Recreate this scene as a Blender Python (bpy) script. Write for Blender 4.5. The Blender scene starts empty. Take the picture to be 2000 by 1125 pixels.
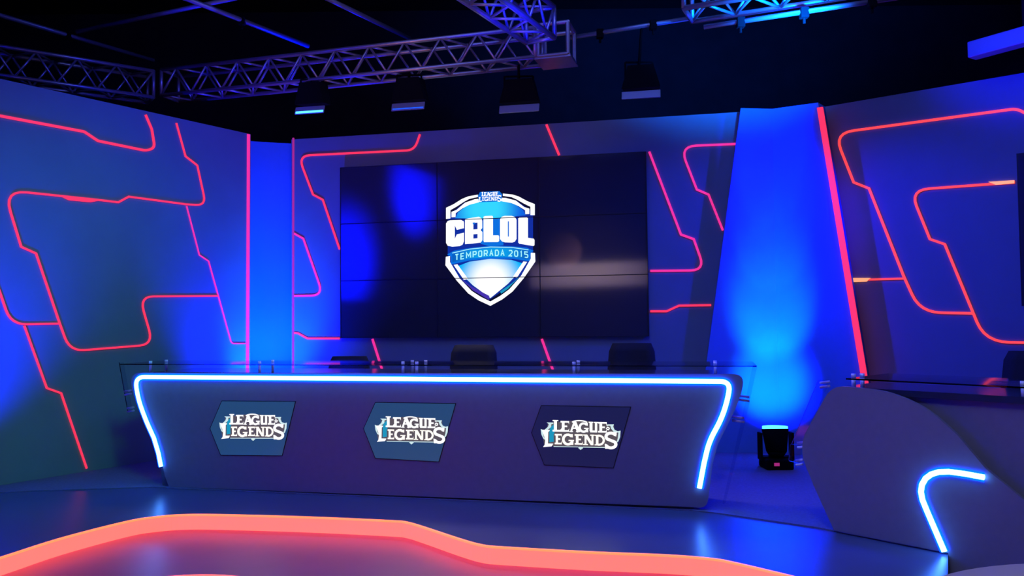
import bpy, bmesh, math, random
from mathutils import Vector, Matrix
random.seed(4)
C = bpy.context.scene.collection
R = math.radians
# ------------------------------------------------------------------ camera
F = 1600.0                    # focal length in pixels of the 2000 px wide frame
CAM = Vector((0, 0, 1.45))
cd = bpy.data.cameras.new('camera'); cam = bpy.data.objects.new('camera', cd); C.objects.link(cam)
cd.sensor_width = 36; cd.lens = 36 * F / 2000; cd.clip_start = .05
ROT = Matrix.Rotation(R(90) + math.atan(62.5 / F), 3, 'X') @ Matrix.Rotation(-.0104, 3, 'Z')
cam.matrix_world = Matrix.Translation(CAM) @ ROT.to_4x4()
bpy.context.scene.camera = cam
# ------------------------------------------------------------------ world, exposure
w = bpy.data.worlds.new('world'); bpy.context.scene.world = w; w.use_nodes = True
w.node_tree.nodes['Background'].inputs[0].default_value = (.10, .12, .30, 1)
w.node_tree.nodes['Background'].inputs[1].default_value = 0.0
vs = bpy.context.scene.view_settings
vs.view_transform = 'Standard'; vs.look = 'None'; vs.gamma = 1; vs.exposure = 0; vs.use_curve_mapping = False

# ------------------------------------------------------------------ lights
BLUE = (.0, .12, 1.0); DEEP = (.0, .004, 1.0)
def lamp(name, kind, loc, target, power, color, size=.1, angle=60, blend=.6, sy=None):
    l = bpy.data.lights.new(name, kind); l.energy = power; l.color = color
    if kind == 'SPOT': l.spot_size = R(angle); l.spot_blend = blend; l.shadow_soft_size = size
    elif kind == 'AREA':
        l.size = size
        if sy: l.shape = 'RECTANGLE'; l.size_y = sy
    else: l.shadow_soft_size = size
    o = bpy.data.objects.new(name, l); C.objects.link(o); o.location = loc
    if target is not None:
        o.rotation_euler = (Vector(target) - Vector(loc)).to_track_quat('-Z', 'Y').to_euler()
    return o
# added unseen fill: soft dim violet-blue general light
lamp('studio_fill', 'AREA', (0.5, 4.6, 5.9), (0, 8.5, .5), 190, (.12, .19, 1.0), 4)
lamp('rear_board_fill', 'SPOT', (-4.3, -3.2, 4.6), (-4.3, -5.9, 2.8), 1500, (1, .75, .9), .2, 90, 1)  # added lamp, lights the rear board so the screens reflect it
lamp('front_fill', 'SPOT', (-.5, 1.5, 5.2), (-.2, 6.9, .8), 150, (.5, .62, 1.0), .3, 50, 1)  # unseen lamp added to lift the front of the long desk
lamp('green_fill_left', 'SPOT', (-1.0, 3.2, 4.2), (-4.0, 8.0, 1.4), 420, (.06, .6, .2), .3, 50, 1)  # unseen weak lamp added to turn the left wall greener
lamp('side_desk_fill', 'SPOT', (.8, 2.4, 4.0), (2.9, 4.9, .5), 120, (.6, .7, 1), .3, 46, 1)  # unseen soft lamp added to brighten the side desk
lamp('truss_warm_fill', 'SPOT', (-1.0, 5.0, 2.6), (-1.2, 9.0, 4.3), 60, (1, .45, .55), .3, 75, 1)  # bodiless lamp added to warm the colour of the long truss
lamp('reflection_blue_high', 'SPOT', (-6.2, -2.6, 4.2), (-8.9, -3.2, 5.3), 12000, DEEP, .2, 62, 1)  # added lamp, makes the upper blue patch reflected in the screens
lamp('reflection_blue_low', 'SPOT', (-6.2, .6, 2.6), (-8.9, .2, 3.1), 15000, DEEP, .2, 62, 1)  # added lamp, makes the lower blue patch reflected in the screens
lamp('table_fill', 'SPOT', (1.4, 1.2, 3.2), (1.5, 1.75, .7), 45, (1, .9, .85), .2, 40, 1)  # unseen lamp added over the round table to make it pale
# wall washers
lamp('washer_for_back_wall', 'SPOT', (4.25, 6.9, 3.3), (1.75, 9.05, 1.8), 650, DEEP, .05, 62, .9)
lamp('washer_for_right_wall', 'SPOT', (1.25, 8.15, 3.35), (4.4, 7.9, 1.7), 650, DEEP, .05, 64, .9)
lamp('washer_for_left_of_back_wall', 'SPOT', (-2.0, 8.4, .5), (-2.1, 9.8, 2.2), 200, DEEP, .1, 110, 1)
lamp('floor_par_behind_desk', 'SPOT', (-2.75, 9.12, .35), (-2.93, 9.85, 1.35), 600, BLUE, .1, 70, 1)
lamp('floor_par_behind_desk_wide', 'SPOT', (-2.8, 8.9, .35), (-2.99, 9.8, 2.0), 800, DEEP, .1, 110, 1)
lamp('floor_par_left', 'SPOT', (-4.45, 6.2, .2), (-4.98, 7.0, 1.25), 1100, DEEP, .1, 80, 1)
lamp('top_wash_left_wall', 'SPOT', (-2.0, 7.2, 4.4), (-3.7, 8.7, 3.3), 120, DEEP, .2, 100, 1)
lamp('stage_wash', 'SPOT', (2.2, 6.9, 4.6), (1.9, 6.3, 0), 1400, DEEP, .2, 46, 1)
lamp('red_pool_fill', 'SPOT', (0.0, 4.0, 4.6), (-1.0, 4.8, -.1), 120, (1, .04, .16), .3, 52, 1)  # unseen red lamp added to boost the riser's glow on the lower floor
lamp('truss_fill_left', 'SPOT', (-2.3, 10.6, 4.3), (-2.5, 8.8, 4.95), 170, DEEP, .1, 95, 1)  # bodiless lamp added to brighten the upper left pipe
lamp('desk_back_fill', 'SPOT', (-.8, 8.5, 3.5), (-.8, 6.9, 1.1), 150, (1, .85, 1), .2, 100, 1)  # unseen lamp added to brighten the glass posts and caps
lamp('truss_fill_centre', 'SPOT', (.3, 6.2, 3.3), (.05, 7.3, 4.4), 420, DEEP, .1, 48, 1)  # bodiless lamp added to turn the centre truss blue
lamp('truss_fill_right', 'SPOT', (2.4, 6.3, 3.7), (2.4, 7.4, 4.35), 2600, BLUE, .1, 80, 1)  # bodiless lamp added to brighten the right truss
lamp('batten_wash', 'SPOT', (3.2, 6.0, 3.3), (4.3, 7.0, 3.9), 500, DEEP, .1, 60, 1)

# ------------------------------------------------------------------ materials
def mat(name, col=(.5, .5, .5), rough=.6, metal=0, emit=None, es=1.0, trans=0, spec=.5, noise=0, nscale=8, alpha=1, ior=1.45):
    m = bpy.data.materials.new(name); m.use_nodes = True
    nt = m.node_tree; b = nt.nodes['Principled BSDF']
    b.inputs['Base Color'].default_value = (*col, 1)
    b.inputs['Roughness'].default_value = rough; b.inputs['Metallic'].default_value = metal
    b.inputs['Specular IOR Level'].default_value = spec
    b.inputs['Transmission Weight'].default_value = trans; b.inputs['IOR'].default_value = ior
    b.inputs['Alpha'].default_value = alpha
    if emit: b.inputs['Emission Color'].default_value = (*emit, 1); b.inputs['Emission Strength'].default_value = es
    if noise:
        tc = nt.nodes.new('ShaderNodeTexCoord'); nz = nt.nodes.new('ShaderNodeTexNoise'); nz.inputs['Scale'].default_value = nscale
        nz.inputs['Detail'].default_value = 6
        mx = nt.nodes.new('ShaderNodeMix'); mx.data_type = 'RGBA'
        mx.inputs['A'].default_value = (*[c * (1 - noise) for c in col], 1); mx.inputs['B'].default_value = (*[min(1, c * (1 + noise)) for c in col], 1)
        nt.links.new(tc.outputs['Object'], nz.inputs['Vector']); nt.links.new(nz.outputs['Fac'], mx.inputs['Factor']); nt.links.new(mx.outputs['Result'], b.inputs['Base Color'])
    return m
M = {}
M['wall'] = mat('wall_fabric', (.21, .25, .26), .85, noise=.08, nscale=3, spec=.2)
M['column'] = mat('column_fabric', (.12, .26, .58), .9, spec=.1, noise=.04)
M['black'] = mat('black_curtain', (.012, .011, .014), .9, spec=.1, noise=.3, nscale=4)
M['deck'] = mat('deck_vinyl', (.09, .11, .22), .3, spec=1.0, noise=.1, nscale=5)
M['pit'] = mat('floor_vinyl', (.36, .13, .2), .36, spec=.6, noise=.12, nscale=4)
M['carpet'] = mat('grey_carpet', (.17, .18, .26), .9, spec=.1, noise=.25, nscale=60)
M['panel'] = mat('charcoal_laminate', (.24, .215, .25), .5, spec=.35, noise=.08, nscale=20)
M['panel2'] = mat('charcoal_laminate_dark', (.10, .10, .12), .5, spec=.4, noise=.08, nscale=20)
M['top'] = mat('worktop_gloss', (.05, .05, .07), .12, spec=.7)
M['chrome'] = mat('chrome', (.9, .88, .95), .4, .1)
M['alu'] = mat('truss_aluminium', (.42, .34, .36), .38, .75, noise=.15, nscale=20)
M['pipe'] = mat('pipe_steel', (.3, .3, .34), .4, .6)
M['fixture'] = mat('fixture_black', (.004, .004, .004), .9, 0, spec=.1)
M['door'] = mat('barn_door_metal', (.35, .35, .4), .4, .5)
M['screen'] = mat('screen_glass', (.045, .045, .05), .06, spec=1.0)
M['bezel'] = mat('screen_bezel', (.004, .004, .006), .4)
M['chair'] = mat('chair_fabric', (.02, .02, .025), .8, noise=.3, nscale=50)
M['chairp'] = mat('chair_plastic', (.03, .03, .035), .35)
M['glass'] = mat('clear_acrylic', (.93, .96, 1), .02, trans=1, ior=1.2, spec=.3)
M['red'] = mat('led_red', (.3, .02, .03), .5, emit=(1, .035, .10), es=1.0)
M['redp'] = mat('led_magenta', (.3, .02, .1), .5, emit=(.95, .03, .28), es=.95)
M['redo'] = mat('led_orange_red', (.3, .05, .03), .5, emit=(1, .06, .05), es=1.1)
M['redd'] = mat('led_dim_purple', (.2, .02, .1), .5, emit=(.35, .02, .16), es=1.0)
M['hot'] = mat('led_hot', (.5, .2, .1), .5, emit=(1, .35, .13), es=1.2)
M['neon'] = mat('neon_core', (.8, .9, 1), .4, emit=(.1, .42, 1.0), es=10.0)
M['neonhalo'] = mat('neon_halo_blue', (0, .05, .8), .4, emit=(0, .02, 1.0), es=9.0)  # emission imitates the blue halo around the tube
M['riser'] = mat('riser_and_rim_glow', (.3, .15, .12), .6, emit=(1, .085, .065), es=2.6)  # on the riser, emission replaces light falling from the nosing strip
M['nosing'] = mat('led_nosing', (.5, .3, .2), .5, emit=(1, .13, .03), es=2.6)
M['lens'] = mat('lens_and_lit_door_blue', (.1, .3, .6), .3, emit=(.06, .55, 1), es=3.0)
M['doorglow'] = mat('lit_door_blue_dim', (.1, .2, .6), .3, emit=(.0, .10, 1), es=1.0)
M['lgrey'] = mat('lcd_slate', (.02, .03, .05), .25, emit=(.016, .06, .15), es=1.0)
M['ldark'] = mat('lcd_dark', (.02, .02, .04), .25, emit=(.008, .010, .06), es=1.0)
M['white'] = mat('picture_white', (0, 0, 0), .5, emit=(1, 1, 1), es=1.15)
M['cream'] = mat('picture_cream', (0, 0, 0), .5, emit=(1, .93, .82), es=1.2)
M['pale'] = mat('picture_pale_blue', (0, 0, 0), .5, emit=(.62, .82, .85), es=1.0)
M['brown'] = mat('picture_dark_taupe', (0, 0, 0), .5, emit=(.10, .085, .10), es=1.0)
M['teal'] = mat('picture_teal', (0, 0, 0), .5, emit=(.01, .30, .50), es=1.0)
M['cyan'] = mat('picture_cyan', (0, 0, 0), .5, emit=(0, .52, .95), es=1.0)
M['azure'] = mat('picture_azure', (0, 0, 0), .5, emit=(0, .16, .72), es=1.0)
M['navy'] = mat('picture_navy', (0, 0, 0), .5, emit=(.002, .025, .33), es=1.0)
M['purple'] = mat('picture_purple', (0, 0, 0), .5, emit=(.06, .03, .40), es=1.0)
M['ribtxt'] = mat('picture_ribbon_letters', (0, 0, 0), .5, emit=(.42, .95, 1), es=1.0)
M['sign'] = mat('pale_table', (.75, .68, .6), .5)

def acrylic():
    m = bpy.data.materials.new('clear_acrylic_sheet'); m.use_nodes = True; nt = m.node_tree; nt.nodes.clear()
    out = nt.nodes.new('ShaderNodeOutputMaterial'); mx = nt.nodes.new('ShaderNodeMixShader'); tr = nt.nodes.new('ShaderNodeBsdfTransparent'); gl = nt.nodes.new('ShaderNodeBsdfGlossy'); fr = nt.nodes.new('ShaderNodeFresnel')
    tr.inputs[0].default_value = (.86, .9, .97, 1); gl.inputs['Roughness'].default_value = .05; fr.inputs['IOR'].default_value = 1.3
    nt.links.new(fr.outputs[0], mx.inputs[0]); nt.links.new(tr.outputs[0], mx.inputs[1]); nt.links.new(gl.outputs[0], mx.inputs[2]); nt.links.new(mx.outputs[0], out.inputs[0])
    return m
M['glass'] = acrylic()
# ------------------------------------------------------------------ helpers
def link(name, bm, m, parent=None, smooth=False):
    me = bpy.data.meshes.new(name); bmesh.ops.recalc_face_normals(bm, faces=bm.faces)
    bm.to_mesh(me); bm.free()
    if m: me.materials.append(m)
    if smooth:
        for p in me.polygons: p.use_smooth = True
    o = bpy.data.objects.new(name, me); C.objects.link(o)
    if parent: o.parent = parent; o.matrix_parent_inverse = parent.matrix_basis.inverted()
    return o
def thing(name, label, cat, loc=(0, 0, 0), group=None):
    o = bpy.data.objects.new(name, None); C.objects.link(o); o.location = loc; o.empty_display_size = .1
    return tag(o, label, cat, group)
def tag(o, label, cat, group=None):
    o['label'] = label; o['category'] = cat
    if group: o['group'] = group
    return o
def struct(o, label=None):
    o['kind'] = 'structure'
    if label: o['label'] = label
    return o
def ray(x, y):
    return (ROT @ Vector(((x - 1000) / F, -(y - 562.5) / F, -1))).normalized()
class Plane:
    """vertical plane Y = D + m X seen from the front; s runs to the right, o is the offset towards the viewer"""
    def __init__(s, x0, y0, x1, y1):
        s.p = Vector((x0, y0, 0)); s.s = Vector((x1 - x0, y1 - y0, 0)).normalized(); s.n = Vector((s.s.y, -s.s.x, 0))
    def px(s, x, y, off=0):
        d = ray(x, y); t = ((s.p + s.n * off) - CAM).dot(s.n) / d.dot(s.n); q = CAM + d * t
        return Vector(((q - s.p).dot(s.s), q.z))
    def w(s, a, off=0): return s.p + s.s * a[0] + s.n * off + Vector((0, 0, a[1]))
def zpx(x, y, z):
    d = ray(x, y); return CAM + d * ((z - CAM.z) / d.z)
def ypx(x, y, Y):
    d = ray(x, y); return CAM + d * (Y / d.y)
def slab(bm, pl, poly, o0, o1):
    """polygon (s,z) extruded between offsets o0 (back) and o1 (front)"""
    a = [bm.verts.new(pl.w(p, o0)) for p in poly]; b = [bm.verts.new(pl.w(p, o1)) for p in poly]
    n = len(poly); bm.faces.new(b); bm.faces.new(a[::-1])
    for i in range(n): bm.faces.new((a[i], a[(i + 1) % n], b[(i + 1) % n], b[i]))
def fillet(pts, seg=6):
    out = []
    for i, p in enumerate(pts):
        r = p[2] if len(p) > 2 else 0; q = Vector(p[:2])
        if r and 0 < i < len(pts) - 1:
            a = Vector(pts[i - 1][:2]) - q; b = Vector(pts[i + 1][:2]) - q
            la, lb = a.length, b.length; a.normalize(); b.normalize()
            r = min(r, la * .49, lb * .49); p0 = q + a * r; p2 = q + b * r
            for k in range(seg + 1):
                t = k / seg; out.append(p0 * (1 - t) ** 2 + q * 2 * t * (1 - t) + p2 * t * t)
        else: out.append(q)
    return out
def ribbon_poly(pts, wd):
    L, Rr = [], []
    n = len(pts)
    for i, p in enumerate(pts):
        d0 = (p - pts[i - 1]).normalized() if i else None
        d1 = (pts[i + 1] - p).normalized() if i < n - 1 else None
        if d0 is None: d = d1; k = 1
        elif d1 is None: d = d0; k = 1
        else:
            d = (d0 + d1)
            if d.length < 1e-6: d = d1
            d.normalize(); k = 1 / max(.45, d.dot(d0))
        ww = (wd[i] if isinstance(wd, (list, tuple)) else wd) / 2
        nn = Vector((-d.y, d.x)) * ww * k
        L.append(p + nn); Rr.append(p - nn)
    return L, Rr
def strip(bm, pl, pts, wd, o0, o1):
    L, Rr = ribbon_poly(pts, wd); n = len(pts)
    v = [[bm.verts.new(pl.w(q, o)) for q in S] for S in (L, Rr) for o in (o0, o1)]   # L back, L front, R back, R front
    for i in range(n - 1):
        bm.faces.new((v[1][i], v[1][i + 1], v[3][i + 1], v[3][i])); bm.faces.new((v[0][i], v[2][i], v[2][i + 1], v[0][i + 1]))
        bm.faces.new((v[0][i], v[0][i + 1], v[1][i + 1], v[1][i])); bm.faces.new((v[2][i], v[3][i], v[3][i + 1], v[2][i + 1]))
    for i in (0, n - 1): bm.faces.new((v[0][i], v[1][i], v[3][i], v[2][i]))
def box(bm, c, s, rz=0, rx=0, bev=0):
    m = Matrix.Translation(c) @ Matrix.Rotation(rz, 4, 'Z') @ Matrix.Rotation(rx, 4, 'X') @ Matrix.Diagonal((*s, 1))
    r = bmesh.ops.create_cube(bm, size=1, matrix=m)
    if bev:
        e = {e for v in r['verts'] for e in v.link_edges}
        bmesh.ops.bevel(bm, geom=list(e), offset=bev, segments=2, affect='EDGES', profile=.5)
def tube(bm, a, b, r, seg=10, r2=None):
    a = Vector(a); b = Vector(b); d = b - a
    m = Matrix.Translation((a + b) / 2) @ d.to_track_quat('Z', 'Y').to_matrix().to_4x4()
    bmesh.ops.create_cone(bm, cap_ends=True, segments=seg, radius1=r, radius2=r if r2 is None else r2, depth=d.length, matrix=m)
def path_tube(bm, pts, r, seg=8):
    """round tube swept along world points"""
    rings = []
    for i, p in enumerate(pts):
        d = (pts[min(i + 1, len(pts) - 1)] - pts[max(i - 1, 0)]).normalized()
        u = d.cross(Vector((.3, .9, .1))).normalized(); v = d.cross(u)
        rings.append([bm.verts.new(p + (u * math.cos(t) + v * math.sin(t)) * r) for t in [2 * math.pi * k / seg for k in range(seg)]])
    for A, B in zip(rings, rings[1:]):
        for k in range(seg): bm.faces.new((A[k], A[(k + 1) % seg], B[(k + 1) % seg], B[k]))
    bm.faces.new(rings[0]); bm.faces.new(rings[-1][::-1])

# ------------------------------------------------------------------ planes of the set
WH = 3.70; Z0 = .0105                          # set walls stand on the carpet
LW = Plane(-4.64, 7.42, -3.12, 9.68)
BW = Plane(-2.67, 9.43 + .215 * 2.67, 2.5, 9.43 - .215 * 2.5)
RW = Plane(3.29, 8.77, 4.74, 7.58)
DK = Plane(-3.1, 6.589 + .242 * 3.1, 1.44, 6.589 - .242 * 1.44)
RD = Plane(2.18, 5.58, 2.94, 4.71)
ZP = -.115                                     # level of the lower floor

# ------------------------------------------------------------------ outer studio
def quadslab(name, a, b, m, lab=None):
    bm = bmesh.new(); c = [(x + y) / 2 for x, y in zip(a, b)]; s = [abs(y - x) for x, y in zip(a, b)]
    box(bm, c, s); return struct(link(name, bm, m), lab)
quadslab('floor', (-9, -6, ZP - .1), (9, 13, ZP), M['pit'], 'glossy dark lower studio floor in front of the stage')
quadslab('ceiling', (-9, -6, 6.4), (9, 13, 6.5), M['black'], 'black studio ceiling')
quadslab('wall_far', (-9, 12.9, ZP), (9, 13, 6.4), M['black'], 'black drape behind the set walls')
quadslab('wall_far_left', (-9.1, -6, ZP), (-9, 13, 6.4), M['black'])
quadslab('wall_far_right', (9, -6, ZP), (9.1, 13, 6.4), M['black'])
quadslab('reflection_prop_1', (-6.2, -5.9, 2.45), (-2.4, -5.8, 3.15), M['sign'], 'pale board added at the rear for the screens to reflect')  # made-up board, seen only as a reflection in the screens
quadslab('reflection_prop_2', (-8.95, -5.5, 2.0), (-8.85, 2.5, 6.0), M['column'], 'pale drape added at far left for the screens to reflect')  # made-up drape, catches blue light for the screens to mirror
quadslab('wall_rear', (-9, -6.1, ZP), (9, -6, 6.4), M['black'])

# ------------------------------------------------------------------ set walls
def setwall(name, pl, poly, lab, th=.09):
    bm = bmesh.new(); slab(bm, pl, poly, -th, 0); return struct(link(name, bm, M['wall']), lab)
lend = LW.px(489, 500)[0]
setwall('wall_left', LW, [(-6.2, Z0), (lend, Z0), (lend, WH), (-6.2, WH)], 'left set wall with red light lines')
# slanted edges beside the fabric column
def edge_on(pl, xa, ya, xb, yb, off=0):
    a = pl.px(xa, ya, off); b = pl.px(xb, yb, off); k = (a[0] - b[0]) / (a[1] - b[1])
    return lambda z: a[0] + k * (z - a[1])
eL = edge_on(BW, 1446, 218, 1381, 700); eR = edge_on(RW, 1599, 208, 1683, 720)
bst = BW.px(569, 500)[0]
setwall('wall_back', BW, [(bst, Z0), (eL(Z0), Z0), (eL(WH), WH), (bst, WH)], 'back set wall behind the video wall')
setwall('wall_right', RW, [(eR(Z0), Z0), (3.2, Z0), (3.2, WH), (eR(WH), WH)], 'right set wall with orange-red light lines')
# recess between left and back wall
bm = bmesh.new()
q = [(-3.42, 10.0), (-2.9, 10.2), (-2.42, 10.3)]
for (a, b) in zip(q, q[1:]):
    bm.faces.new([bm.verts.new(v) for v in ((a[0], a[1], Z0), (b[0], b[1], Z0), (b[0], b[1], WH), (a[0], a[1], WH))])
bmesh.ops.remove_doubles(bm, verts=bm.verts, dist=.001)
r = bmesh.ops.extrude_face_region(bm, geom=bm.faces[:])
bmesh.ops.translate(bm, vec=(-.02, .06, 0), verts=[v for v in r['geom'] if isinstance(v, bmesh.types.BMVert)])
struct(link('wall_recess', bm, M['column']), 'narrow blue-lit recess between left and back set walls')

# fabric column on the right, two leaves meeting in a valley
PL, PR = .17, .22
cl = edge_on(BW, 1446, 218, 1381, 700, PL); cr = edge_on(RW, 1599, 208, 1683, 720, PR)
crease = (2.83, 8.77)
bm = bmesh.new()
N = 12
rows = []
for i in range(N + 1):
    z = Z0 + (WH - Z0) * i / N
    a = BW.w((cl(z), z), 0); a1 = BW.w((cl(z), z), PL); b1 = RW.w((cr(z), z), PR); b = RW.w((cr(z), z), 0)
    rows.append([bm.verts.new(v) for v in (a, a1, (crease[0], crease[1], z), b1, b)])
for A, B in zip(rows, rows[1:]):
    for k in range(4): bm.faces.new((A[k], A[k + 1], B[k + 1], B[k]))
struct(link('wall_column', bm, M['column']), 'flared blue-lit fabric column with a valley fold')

# ------------------------------------------------------------------ red light lines on the walls
def led(pl, pts, lab, m='red', wd=.030, ws=.72, off=.012, swell=None, nm='led_strip', ends=None, group='red light lines on the set walls'):
    P = []
    for p in pts:
        q = pl.px(p[0], p[1], off); P.append((q[0], q[1], p[2]) if len(p) > 2 else (q[0], q[1]))
    f = fillet(P)
    wd = wd * ws; w_ = wd
    bm = bmesh.new(); strip(bm, pl, f, w_, .0005, off)
    o = tag(link(nm, bm, M[m]), lab, 'light strip', group)
    if swell:
        bm = bmesh.new(); slab(bm, pl, [pl.px(x, y, off + .002) for x, y in swell], .001, off + .002)
        link('wide_section', bm, M['hot' if m == 'redo' else m], o)
    return o
led(LW, [(-60, 212), (0, 226), (165, 257), (192, 275), (287, 294.5, .12), (303, 288, .1), (297, 252), (285, 224)], 'red light line at top left of left wall, hooking up to the wall top', 'red', .034)
led(LW, [(345, 240), (363, 305), (386, 323), (403, 401, .14), (365, 399), (252, 384), (232, 395), (190, 390), (8, 371, .2), (42, 482), (71, 495), (117, 631), (137, 686, .16), (300, 673, .16), (273, 579, .16), (427, 578)],
    'long winding red light loop in the middle of the left wall', 'red', .026, swell=[(115, 381), (180, 387), (193, 392), (178, 395), (135, 391)])
led(LW, [(365, 402), (390, 498), (408, 510), (427, 578), (452, 668, .08), (456, 671), (480, 671)], 'thin pink light line stepping down beside the left wall corner', 'redp', .018)
led(LW, [(-40, 470), (0, 570), (22, 634, .14), (115, 632)], 'short red light line curving in from the left frame edge', 'red', .026)
led(LW, [(48, 636), (92, 758), (120, 768), (170, 915)], 'red light line running down to the floor at lower left', 'red', .024)
led(LW, [(486, 262), (484, 735)], 'upright magenta light line on the left wall end beside the recess', 'redp', .05, nm='led_strip')
led(BW, [(572.5, 269), (572, 735)], 'upright dim purple light line on the back wall end beside the recess', 'redd', .03)
led(BW, [(820, 262), (809, 293, .12), (582, 304, .16), (611, 380), (630, 390), (663, 487)], 'red light line bending over the upper left corner of video wall', 'red', .032)
led(BW, [(574, 456), (592, 466), (631, 577, .16), (574, 578)], 'small red light hook left of the video wall', 'redp', .032)
led(BW, [(574, 650), (582, 651), (600, 661), (663, 661)], 'short red light line ending at the lower left corner of video wall', 'red', .032)
led(BW, [(727, 662), (750, 735)], 'slanting red light line below the left part of video wall', 'redp', .036)
led(BW, [(1067, 243), (1092, 303)], 'short slanting red light line above the video wall', 'red', .036)
led(BW, [(1058, 662), (1084, 735)], 'slanting red light line below the right part of video wall', 'redp', .036)
led(BW, [(1268, 296), (1330, 458), (1355, 467), (1377, 528, .16), (1270, 529)], 'magenta light line zigzagging down the right side of video wall', 'redp', .034)
led(BW, [(1437, 281), (1328, 285.5, .18), (1361, 370), (1384, 380), (1412, 450)], 'light line hooking around beside the upper left of blue column', 'redp', .032)
led(BW, [(1270, 608), (1302, 608), (1326, 597), (1389, 596)], 'stepped red light line between video wall and blue column', 'red', .032)
led(RW, [(2060, 250), (1985, 212, .05), (1629, 260, .2), (1667, 356), (1697, 368), (1765, 540), (1797, 610, .2), (1900, 612)], 'big outer orange-red light loop on the right wall', 'redo', .034)
led(RW, [(1660, 547), (1765, 544)], 'short level orange light line joining column and right wall loop', 'redo', .028, swell=[(1660, 543), (1700, 543), (1692, 550), (1660, 551)])
led(RW, [(1982, 356), (1777, 371, .18), (1816, 467), (1845, 477), (1924, 668, .2), (2060, 670)], 'inner orange light line around the screen on the right wall', 'redo', .032, swell=[(1930, 355), (1981, 352), (1981, 358), (1945, 361)])
# strip on the right lip of the column
bm = bmesh.new()
for i in range(N):
    z0, z1 = WH * i / N - .0, WH * (i + 1) / N
    za, zb = max(z0, .6), min(z1, 3.64)
    if zb <= za: continue
    A = [RW.w((cr(z) + d, z), o) for z in (za, zb) for d in (-.012, .045) for o in (PR + .002, PR + .03)]
    v = [bm.verts.new(a) for a in A]
    for f in ((0, 1, 3, 2), (4, 6, 7, 5), (0, 4, 5, 1), (2, 3, 7, 6), (1, 5, 7, 3), (0, 2, 6, 4)): bm.faces.new([v[k] for k in f])
bmesh.ops.remove_doubles(bm, verts=bm.verts, dist=.0005)
tag(link('led_strip', bm, M['red']), 'slanting red light line along the right edge of blue column', 'light strip', 'red light lines on the set walls')

# ------------------------------------------------------------------ picture lettering (stroke glyphs)
def arc(cx, cy, rx, ry, a0, a1, n=10):
    return [(cx + rx * math.cos(R(a0 + (a1 - a0) * k / n)), cy - ry * math.sin(R(a0 + (a1 - a0) * k / n))) for k in range(n + 1)]
def quad(x0, y0, x1, y1): return [(x0, y0), (x1, y0), (x1, y1), (x0, y1)]
def pic(name, polys, pl, fn, o0, o1, m, parent):
    bm = bmesh.new()
    for P in polys: slab(bm, pl, [pl.px(*fn(x, y), o1) for x, y in P], o0, o1)
    return link(name, bm, m, parent)
def sp(pts, wd):        # stroke -> list of quads
    v = [Vector(p) for p in pts]; L, Rr = ribbon_poly(v, wd)
    return [[tuple(L[i]), tuple(L[i + 1]), tuple(Rr[i + 1]), tuple(Rr[i])] for i in range(len(v) - 1)]
def gL(x, y0, y1, w_): s = w_ * .32; h = y1 - y0; return [quad(x + w_ * .15, y0, x + w_ * .15 + s, y1), quad(x, y0, x + w_ * .62, y0 + h * .1), quad(x, y1 - h * .15, x + w_, y1), [(x + w_ * .8, y1 - h * .1), (x + w_, y1 - h * .32), (x + w_, y1 - h * .1)]]
def gE(x, y0, y1, w_):
    s = w_ * .32; h = y1 - y0
    return [quad(x + w_ * .15, y0, x + w_ * .15 + s, y1), quad(x, y0, x + w_, y0 + h * .15), quad(x, y1 - h * .15, x + w_, y1), quad(x + w_ * .4, y0 + h * .42, x + w_ * .78, y0 + h * .57),
            [(x + w_ * .85, y0), (x + w_, y0), (x + w_, y0 + h * .3)], [(x + w_ * .85, y1), (x + w_, y1 - h * .32), (x + w_, y1)]]
def gA(x, y0, y1, w_):
    h = y1 - y0
    return sp([(x + w_ * .14, y1), (x + w_ * .46, y0)], w_ * .17) + sp([(x + w_ * .86, y1), (x + w_ * .48, y0)], w_ * .3) + [quad(x + w_ * .3, y0 + h * .55, x + w_ * .7, y0 + h * .68), quad(x, y1 - h * .08, x + w_ * .34, y1), quad(x + w_ * .6, y1 - h * .08, x + w_, y1), quad(x + w_ * .28, y0 - h * .02, x + w_ * .62, y0 + h * .08)]
def gG(x, y0, y1, w_):
    h = y1 - y0; t = w_ * .22
    return sp(arc(x + w_ * .5, (y0 + y1) / 2, w_ * .5 - t / 2, h * .5 - h * .07, 42, 330, 14), t) + [quad(x + w_ * .72, y0 + h * .55, x + w_ * .95, y1 - h * .03), quad(x + w_ * .55, y0 + h * .53, x + w_, y0 + h * .64), quad(x + w_ * .78, y0 + h * .02, x + w_ * .9, y0 + h * .3)]
def gU(x, y0, y1, w_):
    h = y1 - y0; s = w_ * .3
    return [quad(x + w_ * .1, y0, x + w_ * .1 + s, y1 - h * .12), quad(x + w_ * .66, y0, x + w_ * .9, y1), quad(x + w_ * .15, y1 - h * .18, x + w_ * .85, y1), quad(x, y0, x + w_ * .48, y0 + h * .1), quad(x + w_ * .56, y0, x + w_, y0 + h * .1)]
def gN(x, y0, y1, w_):
    h = y1 - y0; s = w_ * .17
    return [quad(x + w_ * .12, y0, x + w_ * .12 + s, y1), quad(x + w_ * .74, y0, x + w_ * .74 + s, y1), [(x + w_ * .05, y0), (x + w_ * .36, y0), (x + w_ * .92, y1), (x + w_ * .68, y1)], quad(x, y1 - h * .1, x + w_ * .42, y1), quad(x + w_ * .62, y0, x + w_, y0 + h * .1), quad(x, y0, x + w_ * .3, y0 + h * .1)]
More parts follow.
